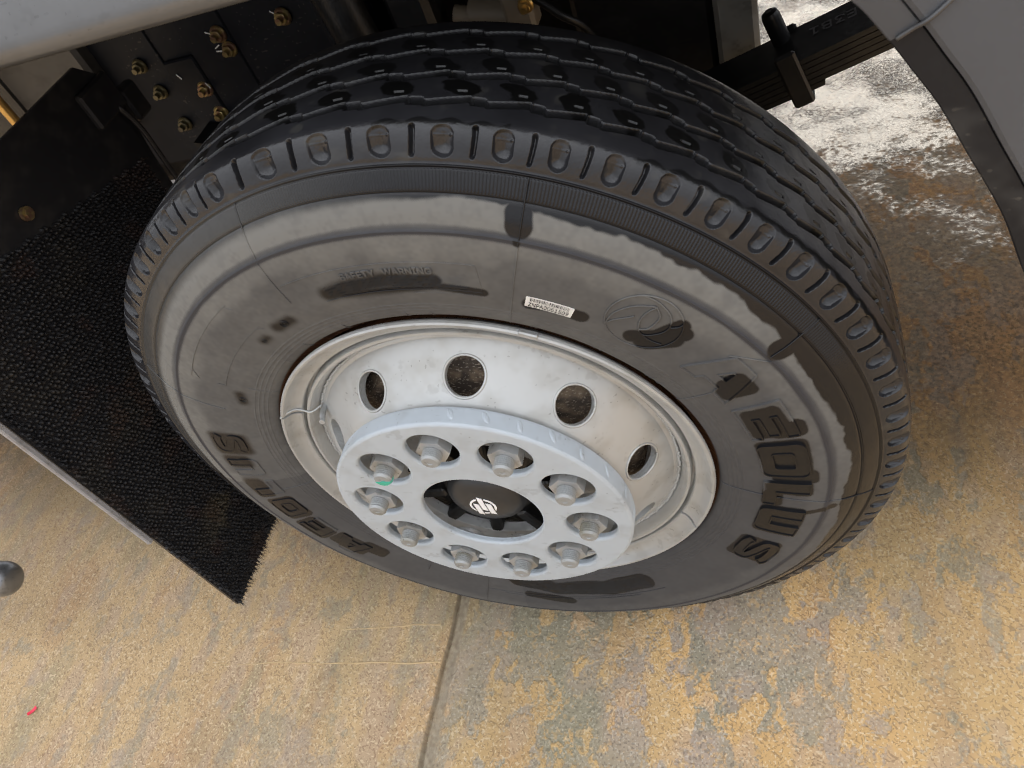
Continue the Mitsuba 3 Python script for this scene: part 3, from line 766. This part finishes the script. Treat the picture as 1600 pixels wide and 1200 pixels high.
# bosses pressed into the ring edge
for a in (82, 70, 58.5, 47, 35, 22, 8, -5):
    s = trimesh.creation.icosphere(2, 1.0)
    s.apply_transform(np.diag([.0036, .0085, .0016, 1.0]))
    s.apply_transform(trimesh.transformations.rotation_matrix(rng.uniform(.3, .7), [0, 0, 1]))
    s.apply_transform(trimesh.transformations.rotation_matrix(math.radians(90 - a), [0, 1, 0]))
    s.apply_translation(wc(.1992, -.056 + rng.uniform(-.003, .003), a))
    put('truck__wheel__edge_boss', s, 'ring_paint', True)

# nuts and studs
def hexnut(rot):
    R = .0190 / math.cos(math.pi / 6)
    body = Manifold.cylinder(.038, R, R, 6).rotate((0, 0, rot))
    cone = CrossSection([np.array([(0, 0), (.05, 0), (.05, .0300), (.0180, .0385), (0, .0385)])], m3.FillRule.NonZero).revolve(40)
    body = (body ^ cone) - Manifold.cylinder(.1, .0122, .0122, 24).translate((0, 0, .004))
    fl = CrossSection([np.array([(.0, 0), (.0235, 0), (.0235, .004), (.020, .007), (0, .007)])], m3.FillRule.NonZero).revolve(40)
    return (body + fl) - Manifold.cylinder(.1, .0122, .0122, 24).translate((0, 0, .012))
def stud(tip):
    pts = [(0, 0), (.0120, 0)]
    z = .004
    while z < tip - .004:
        pts += [(.0127, z), (.0127, z + .0006), (.0112, z + .0015), (.0112, z + .0019)]; z += .0027
    pts += [(.0124, tip - .0030), (.0108, tip - .0008), (.0100, tip), (.0040, tip), (.0036, tip - .0008), (0, tip - .0008)]
    return CrossSection([np.array(pts)], m3.FillRule.NonZero).revolve(28)
TO = np.array([[1, 0, 0, 0], [0, 0, -1, 0], [0, 1, 0, 0]], float)
for k, a in enumerate(BOLT_A):
    x, z = xz(.1430, a)
    put('truck__wheel__nut', tm(hexnut(rng.uniform(0, 60)).transform(TO).translate((x, -.0320, z))), 'galvanised', 28)
    put('truck__wheel__stud', tm(stud(.054 + rng.uniform(-.002, .002)).transform(TO).translate((x, -.0320, z))), 'stud_steel', 40)
ax, az = xz(.1430, 131.4)
gp = CrossSection([np.array([(.0, .0550), (.0102, .0550), (.0128, .0515), (.0131, .0465), (.0125, .0460), (0, .046)])], m3.FillRule.NonZero).revolve(28)
gp = gp ^ Manifold.cube((.04, .04, .08), True).translate((0, -.0225, .03))
put('truck__wheel__paint_mark', tm(gp.transform(TO).translate((ax, -.0320, az))), 'green_paint', 40, label='green paint mark on the tip of one wheel stud')

# dark clamping face round the studs
put('truck__wheel__clamp_face', lathe([(.1100, -.0200), (.1100, -.0345), (.1115, -.0352), (.1600, -.0352), (.1660, -.0362), (.1660, -.030)], 160), 'clamp_grey', 25, label='dull grey face that the wheel nuts clamp on')
# hub and cap
hub = lathe([(.0005, -.034), (.058, -.034), (.062, -.031), (.065, -.020), (.069, -.014), (.100, -.0125), (.108, -.0125), (.109, -.005), (.135, -.004), (.135, .05)], 120)
put('truck__wheel__hub', hub, 'hub_casting', 30, label='black cast hub in the middle of the wheel')
cap_prof = [(.0002, -.0590), (.014, -.0588), (.028, -.0575), (.040, -.0545), (.0485, -.0495), (.0540, -.0430), (.0565, -.036), (.057, -.028)]
put('truck__wheel__hub_cap', lathe(cap_prof, 96), 'cap_plastic', 40, label='dark grey domed hub cap with a white emblem')
for a in (-66, -102, -138, -30, 6, 42, 78, 114, 150, 186):
    b = box(.066, .1145, -.0350, -.012, -.0090, .0090, .003)
    b.apply_transform(trimesh.transformations.rotation_matrix(math.radians(-a), [0, 1, 0])); b.apply_translation([0, 0, HUB])
    put('truck__wheel__hub_lug', b, 'hub_casting', 20)
# white emblem, printed on the domed cap: a broken ring with three slanted bars
def emblem():
    s = .0185
    ringp = Point(0, 0).buffer(1.0, 40).difference(Point(0, 0).buffer(.84, 40))
    bars = [Polygon([(x - .19, y0), (x + .19, y0 - sh), (x + .19, y1 - sh), (x - .19, y1)]) for x, y0, y1, sh in ((-.45, -.98, .42, .18), (.02, -.40, 1.16, .18), (.49, -.98, .42, .18))]
    gap = union_all([b.buffer(.10) for b in bars] + [Polygon([(-.35, -1.2), (-.2, -1.2), (-.2, -.7), (-.35, -.7)])])
    foot = Polygon([(-.14, -.98), (.17, -.98), (.17, -.86), (-.14, -.86)])
    shape = affinity.scale(union_all([ringp.difference(gap), foot] + bars), s, s, origin=(0, 0))
    m = fine(shape, 0, .0006, .004)
    v = m.vertices.copy()
    r = np.hypot(v[:, 0], v[:, 1])
    pr = np.array(cap_prof)
    y = np.interp(r, pr[:, 0], pr[:, 1])
    m.vertices = np.stack([v[:, 0] - .001, y - .0003 - v[:, 2], HUB + v[:, 1]], 1)
    return m
put('truck__wheel__cap_emblem', emblem(), 'emblem_white', 20, label='white ring and slanted bars printed on the hub cap')

# valve stem through the rim
vp = [wc(.2455, .024, 148.5), wc(.2440, .010, 148), wc(.2405, -.002, 147), wc(.2395, -.008, 146.6)]
vp = PchipInterpolator(np.linspace(0, 1, 4), np.array(vp))(np.linspace(0, 1, 16))
put('truck__wheel__valve_stem', tube(vp, np.r_[np.full(9, .0042), np.full(4, .0033), np.full(3, .0040)], 10), 'galvanised', 30, label='metal valve stem by the split in the rim')
wt = box(-.011, .011, -.0045, .0035, -.004, .004, .0015)
wt.apply_transform(trimesh.transformations.rotation_matrix(math.radians(90 - 63.2), [0, 1, 0])); wt.apply_translation(wc(.2965, -.0035, 63.2))
put('truck__wheel__balance_clip', wt, 'galvanised', 20, label='small clip on the rim edge below the sticker')

# brake drum and axle behind the disc
put('truck__wheel__brake_drum', lathe([(.06, .020), (.16, .022), (.195, .030), (.205, .042), (.207, .06), (.207, .21), (.20, .23), (.06, .232)], 120), 'rust', 30, label='rusty brown brake drum seen through the vent holes')

# ------------------------------------------------------------------ mud flap behind the wheel
FX = -.668
flap_poly = Polygon([(-.056, .128), (.44, .128), (.50, .80), (.525, .937), (.473, .985), (-.056, .985)])
fl = trimesh.creation.extrude_polygon(flap_poly, .006, engine='earcut')
fl.vertices = np.stack([FX - fl.vertices[:, 2], fl.vertices[:, 0], fl.vertices[:, 1]], 1); fl.invert()
put('truck__mud_flap__panel', fl, 'dark_plastic', 20, label='black plastic flap panel behind the wheel')
put('truck__mud_flap__edge_strip', box(FX - .006, FX + .003, -.068, -.0575, .395, 1.15, .002), 'flap_edge', 20, label='pale grey strip along the outer edge of the flap')
# bracket on the panel
br = [box(FX, FX + .014, .43, .515, .893, .955, .004)]
put('truck__mud_flap__bracket', cat(br), 'dark_plastic', 20)
ribp = PchipInterpolator([0, 1, 2, 3], np.array([[FX + .01, .49, .90], [FX + .015, .50, .84], [FX + .012, .50, .76], [FX + .01, .49, .66]]))(np.linspace(0, 3, 24))
put('truck__mud_flap__stiffener', tube(ribp, .005, 8), 'dark_plastic', True)
b2 = box(FX - .010, FX + .012, .515, .560, .855, .915, .005)
put('truck__mud_flap__bracket', b2, 'dark_plastic', 20)
fb = [trimesh.creation.cylinder(.011, .006, sections=16), trimesh.creation.cylinder(.007, .012, sections=6)]
for q in fb:
    q.apply_transform(trimesh.transformations.rotation_matrix(math.pi / 2, [0, 1, 0]))
    q.apply_translation([FX + .004, .215, .895])
put('truck__mud_flap__bolt', cat(fb), 'zinc', 25)

def bristles():
    V, F = [], []
    ys = np.arange(-.052, .47, .0082)
    zs = np.arange(.130, .93, .0082)
    base = 0
    lim = lambda y: .885 - .20 * max(y - .1, 0)
    for iz, z in enumerate(zs):
        for iy, y in enumerate(ys):
            y0 = y + (.0041 if iz % 2 else 0) + rng.normal(0, .0010)
            z0 = z + rng.normal(0, .0009)
            if z0 > lim(y0) or y0 > .44 + (z0 - .128) * .09:
                continue
            low = np.clip((.42 - z0) / .3, 0, 1)
            # a rounded knob of matted fibre
            R, H = .0044 * rng.uniform(.8, 1.12), .0066 * rng.uniform(.7, 1.25)
            oy, oz = rng.normal(0, .0008, 2)
            an0 = rng.uniform(0, 2 * np.pi)
            for k in range(7):
                c = an0 + k * 2 * np.pi / 7
                V.append([FX, y0 + R * math.cos(c), z0 + R * math.sin(c)])
            for k in range(7):
                c = an0 + k * 2 * np.pi / 7
                V.append([FX + H * .72, y0 + oy * .6 + R * .62 * math.cos(c), z0 + oz * .6 + R * .62 * math.sin(c)])
            V.append([FX + H, y0 + oy, z0 + oz])
            for k in range(7):
                l = (k + 1) % 7
                F += [[base + k, base + l, base + 7 + l], [base + k, base + 7 + l, base + 7 + k], [base + 7 + k, base + 7 + l, base + 14]]
            base += 15
            # loose bristles: few on the upper part, many towards the worn lower edge and the outer side
            edge = z0 < .15 or y0 < -.040
            nb = int(rng.integers(2, 9)) if edge else int(rng.random() < .35) + int(round(4 * low * rng.random()))
            for k in range(nb):
                sp = .35 + .35 * low
                d = np.array([1.0, rng.normal(-.5 * (y0 < -.040), sp), rng.normal(-.10 - .9 * (z0 < .15), sp)])
                L = rng.uniform(.005, .013) * (1 + .5 * low)
                tip = np.array([FX + .004, y0, z0]) + d / np.linalg.norm(d) * L
                w = .0009
                an = rng.uniform(0, 2 * np.pi)
                o = np.array([FX + .003, y0 + rng.normal(0, .0014), z0 + rng.normal(0, .0014)])
                for t in range(3):
                    c = an + t * 2.094
                    V.append(o + w * np.array([0, math.cos(c), math.sin(c)]))
                V.append(tip)
                F += [[base, base + 1, base + 3], [base + 1, base + 2, base + 3], [base + 2, base, base + 3]]
                base += 4
    return trimesh.Trimesh(np.array(V), np.array(F), process=False)
put('truck__mud_flap__bristle_mat', bristles(), 'bristle', False, label='black bristly spray-suppressing mat with mud in its lower corner', kind='stuff')

# ------------------------------------------------------------------ fender and side panel
LIP = np.array([(.20, 1.140), (.29, 1.122), (.37, 1.094), (.448, 1.052), (.476, 1.015), (.494, .986), (.512, .957), (.538, .905), (.572, .835), (.598, .764), (.632, .690), (.675, .605), (.735, .50), (.80, .40)])
def smooth_path(p, n):
    L = np.r_[0, np.cumsum(np.linalg.norm(np.diff(p, axis=0), axis=1))]
    return PchipInterpolator(L, p)(np.linspace(0, L[-1], n))
def sweep(path, section, thick=None):
    t = np.gradient(path, axis=0); t /= np.linalg.norm(t, axis=1, keepdims=True)
    nrm_ = np.stack([-t[:, 1], t[:, 0]], 1)                # left of travel = away from the wheel
    V = np.stack([np.stack([path[:, 0] + s * nrm_[:, 0], np.full(len(path), y), path[:, 1] + s * nrm_[:, 1]], 1) for s, y in section], 1)
    n, m = V.shape[:2]
    i, k = np.meshgrid(np.arange(n - 1), np.arange(m - 1), indexing='ij')
    q = np.stack([i * m + k, (i + 1) * m + k, (i + 1) * m + k + 1, i * m + k + 1], -1).reshape(-1, 4)
    return trimesh.Trimesh(V.reshape(-1, 3), np.vstack([q[:, [0, 1, 2]], q[:, [0, 2, 3]]]), process=False)
path = smooth_path(LIP, 120)
SEAM_I = int(np.argmin(np.hypot(path[:, 0] - .478, path[:, 1] - 1.012)))
lip_sec = [(.004, .16), (.001, .040), (.0005, .034), (.002, .031), (.010, .0295), (.020, .0285), (.0225, .0290), (.0235, .0315)]
face_sec = [(.0235, .0315), (.0245, .0265), (.028, .0250), (.034, .0262), (.05, .0310), (.09, .0435), (.15, .066), (.22, .092), (.32, .12), (.5, .15)]
low, up_ = path[SEAM_I:], path[:SEAM_I + 1]
put('truck__fender__lip', sweep(low, lip_sec), 'lip_plastic', 30, label='narrow dark dirt-speckled lip of the front wheel arch')
put('truck__fender__lower_shell', sweep(low, face_sec), 'fender_plastic', 30, label='dark grey plastic wheel arch below the pale seam')
put('truck__fender__upper_shell', cat([sweep(up_, lip_sec), sweep(up_, face_sec)]), 'fender_plastic', 30, label='dark grey plastic wheel arch above the pale seam')
# pale seam trim between the two shells, running out over the face
pa, na = path[SEAM_I], None
tt_ = path[SEAM_I + 1] - path[SEAM_I - 1]; tt_ /= np.linalg.norm(tt_)
nn_ = np.array([-tt_[1], tt_[0]])
sp_ = np.array([[pa[0] + s * nn_[0], y - .002, pa[1] + s * nn_[1]] for s, y in [(.006, .0300), (.018, .0282), (.029, .0252), (.05, .0308), (.09, .0432), (.15, .066), (.22, .092)]])
put('truck__fender__seam_trim', tube(PchipInterpolator(np.arange(7), sp_)(np.linspace(0, 6, 40)), .0018, 10), 'trim_grey', True, label='pale grey trim strip along the fender seam')

side_path = np.array([(-2.2, 1.149), (-1.0, 1.149), (0.0, 1.149), (.10, 1.148), (.195, 1.141)])
side_path = smooth_path(side_path, 60)
side_sec = [(.03, .13), (.004, .10), (.0005, .075), (.0, .050), (.0012, .042), (.004, .036), (.009, .0325), (.017, .0315), (.027, .034), (.045, .043), (.075, .062), (.11, .084), (.16, .106), (.24, .122), (.40, .13), (.95, .135)]
put('truck__side_panel', sweep(side_path, side_sec), 'side_paint', 30, label='silver grey lower side panel of the cab above the wheel')

# ------------------------------------------------------------------ chassis
def bolt_mesh(R=.0115, L=.017, hexa=True):
    R *= .9
    ws = CrossSection([np.array([(0, 0), (R * 1.35, 0), (R * 1.32, .002), (R * 1.1, .0045), (0, .0045)])], m3.FillRule.NonZero).revolve(28)
    hx = Manifold.cylinder(L * .72, R, R, 6)
    cone = CrossSection([np.array([(0, 0), (R * 1.2, 0), (R * 1.2, L * .55), (R * .8, L * .73), (0, L * .73)])], m3.FillRule.NonZero).revolve(28)
    sd = Manifold.cylinder(L * 1.25, R * .52, R * .50, 18)
    return ((ws + (hx ^ cone) + sd)).transform(TO)
FY = .62
put('truck__frame_rail__web', cat([box(-2.6, -.20, FY + .012, FY + .08, .70, .985, .006), box(-.2005, 1.25, FY + .012, FY + .08, .90, 1.12, .006)]), 'frame_paint', 20, label='dark chassis rail behind the wheel')
plates = [(-.640, -.572, .70, .90, .010), (-.573, -.478, .70, 1.0, .006), (-.478, -.285, .78, 1.02, .004), (-.72, -.640, .66, .98, .004)]
for k, (x0, x1, z0, z1, t) in enumerate(plates):
    put('truck__frame_rail__gusset_plate', box(x0, x1, FY + .012 - t, FY + .0135, z0, z1, .003), 'frame_paint', 20)
for (x, z, R) in ((-.496, .924, .0125), (-.491, .896, .0115), (-.586, .839, .0125), (-.585, .789, .0125), (-.363, .925, .0125), (-.687, .905, .0115), (-.681, .852, .0115), (-.676, .783, .0115)):
    put('truck__frame_rail__flange_bolt', tm(bolt_mesh(R).rotate((0, rng.uniform(0, 60), 0)).translate((x, FY + .004, z))), 'zinc' if x > -.6 else 'zinc_dirty', 25)
for x, z, an in ((-.513, .930, 30), (-.512, .897, 10), (-.511, .905, -20), (-.376, .935, 40), (-.62, .872, 60), (-.690, .775, 20), (-.574, .845, 70)):
    b = box(-.006, .006, -.0006, .0006, -.0011, .0011, .0003)
    b.apply_transform(trimesh.transformations.rotation_matrix(math.radians(an), [0, 1, 0])); b.apply_translation([x, FY + .0015 if x > -.57 else FY - .0005, z])
    put('truck__frame_rail__paint_dash', b, 'emblem_white', False)
put('truck__frame_rail__bracket', box(-.29, -.19, FY - .03, FY + .02, .80, 1.05, .01), 'frame_paint', 20)
put('truck__frame_rail__bracket', box(-.16, -.09, FY - .05, FY + .02, .78, 1.05, .01), 'black_metal', 20)
put('truck__cab_shell', box(-1.5, 1.2, .15, 2.35, 1.30, 2.95, .04), 'side_paint', 20)
put('truck__cab_floor', box(-2.2, 1.15, .13, 2.3, 1.20, 1.24, .01), 'dark_plastic', 20)
put('truck__engine_block', cat([box(-1.2, .20, .86, 1.5, .52, 1.19, .03), box(-.3, .2, .80, .9, .6, .9, .02)]), 'black_metal', 20)
put('truck__far_rail', box(-2.6, 1.25, 1.60, 1.68, .70, .985, .006), 'frame_paint', 20)
put('truck__axle', cat([tube([[0, .2, HUB - .01], [0, .4, HUB - .04], [0, .6, HUB - .10], [0, 1.7, HUB - .10]], .045, 14), box(-.05, .05, .5, .7, .40, .52, .012)]), 'black_metal', 30)
put('truck__cross_beam', box(.306, .372, .70, .76, .35, 1.16, .008), 'beige_metal', 20, label='pale upright beam under the cab')
put('truck__cross_beam', box(.08, .304, .72, .80, .45, 1.16, .01), 'black_metal', 20)
# hoses and fittings above the tread
put('truck__brake_valve', cat([tube([[-.045, .62, .86], [.03, .61, .848]], .024, 16), tube([[-.07, .61, .868], [-.045, .61, .86]], .015, 14), box(.015, .06, .58, .63, .825, .895, .006)]), 'tan_plastic', 30, label='tan brake valve above the tyre')
hp = PchipInterpolator(np.arange(4), np.array([[.05, .60, .88], [.09, .60, .84], [.12, .62, .80], [.13, .66, .74]]))(np.linspace(0, 3, 24))
put('truck__brake_hose', tube(hp, .006, 8), 'black_metal', True)
put('truck__brake_valve__fitting', tm(bolt_mesh(.010).translate((.055, .575, .872))), 'brass', 25)
put('truck__shock_absorber', tube([[-.235, .56, 1.1], [-.18, .54, .62]], .034, 18), 'black_metal', 30)

# leaf spring
n_leaf = 6
th_ = .0082
leaf_top = lambda x: .700 + .31 * ((np.sqrt(x ** 2 + .04) - math.sqrt(.374 ** 2 + .04)) * 1.12)
for k in range(n_leaf):
    xs = np.linspace(-.62 + .02 * k, (.74, .72, .69, .66, .63, .461)[k], 40)
    zt = leaf_top(xs) - k * (th_ + .0013)
    V = []
    for x, z in zip(xs, zt):
        V += [[x, .552, z - th_], [x, .552, z], [x, .648, z], [x, .648, z - th_]]
    V = np.array(V); F = []
    for i in range(len(xs) - 1):
        for j in range(4):
            l = (j + 1) % 4
            F += [[i * 4 + j, i * 4 + l, i * 4 + 4 + l], [i * 4 + j, i * 4 + 4 + l, i * 4 + 4 + j]]
    e = (len(xs) - 1) * 4
    F += [[0, 2, 1], [0, 3, 2], [e, e + 1, e + 2], [e, e + 2, e + 3]]
    lm = trimesh.Trimesh(V, F, process=False); lm.fix_normals()
    put('truck__leaf_spring__leaf', lm, 'spring_paint', False)
cl = cat([box(-.015, .015, -.088, -.0775, -.043, .046, .004), box(-.015, .015, .0175, .028, -.043, .030, .004), box(-.015, .015, -.086, .026, -.043, -.0345, .003),
          tube([[-.008, .002, -.02], [-.008, .002, .066], [-.008, .002, .073], [-.008, .002, .076]], [.0135, .0135, .0115, .006], 18)])
cl.apply_transform(trimesh.transformations.rotation_matrix(-math.atan(.33), [0, 1, 0]))
cl.apply_translation([.420, .628, .690])
put('truck__leaf_spring__clamp', cl, 'spring_paint', 25, label='dark clamp strapped round the leaf spring')
lt = flat_text('E3B1', .020, .0006)
lt.apply_transform(trimesh.transformations.rotation_matrix(math.pi, [0, 0, 1]))
lt.apply_transform(trimesh.transformations.rotation_matrix(-math.atan(.30), [0, 1, 0]))
lt.apply_translation([.475, .622, float(leaf_top(np.array(.475))) + .0008])
put('truck__leaf_spring__lettering', lt, 'leaf_print', False, label='faint letters E3B1 printed on the top leaf')

# things behind the flap
put('truck__tool_box', box(-.98, -.775, .60, 1.1, .80, 1.10, .008), 'box_grey', 20, label='dull grey box behind the mud flap')
put('truck__brass_pipe', tube([[-.99, .575, 1.12], [-.99, .575, .5]], .010, 12), 'brass', True, label='brass coloured pipe behind the mud flap')
put('truck__rear_plate', box(-1.4, -1.0, .62, .64, .4, 1.1, .006), 'black_metal', 20)
gx, gy, gz = -1.131, -.085, .262
th = np.linspace(0, np.pi / 2, 8)
pp = [[gx - .9, gy, gz]] + [[gx - .03 + .03 * math.sin(t), gy, gz] for t in th]
rr_ = [.036] + [.036 * max(math.cos(t), 0) ** .55 + .0005 for t in th]
put('truck__side_guard_bar', tube(pp, rr_, 24), 'tube_metal', 40, label='rounded end of a grey metal side guard tube')

labels['truck'] = {'label': 'truck with a black tyre and silver steel wheel standing on wet concrete', 'category': 'truck'}
labels['truck__wheel'] = {'label': 'large truck wheel with silver rim and grey protector ring'}
labels['truck__mud_flap'] = {'label': 'black bristly mud flap hanging behind the wheel'}
labels['truck__fender'] = {'label': 'dark grey plastic wheel arch in front of the wheel'}
labels['truck__leaf_spring'] = {'label': 'dark stacked leaf spring behind the tyre'}
labels['truck__frame_rail'] = {'label': 'dark chassis rail with gold coloured bolts'}
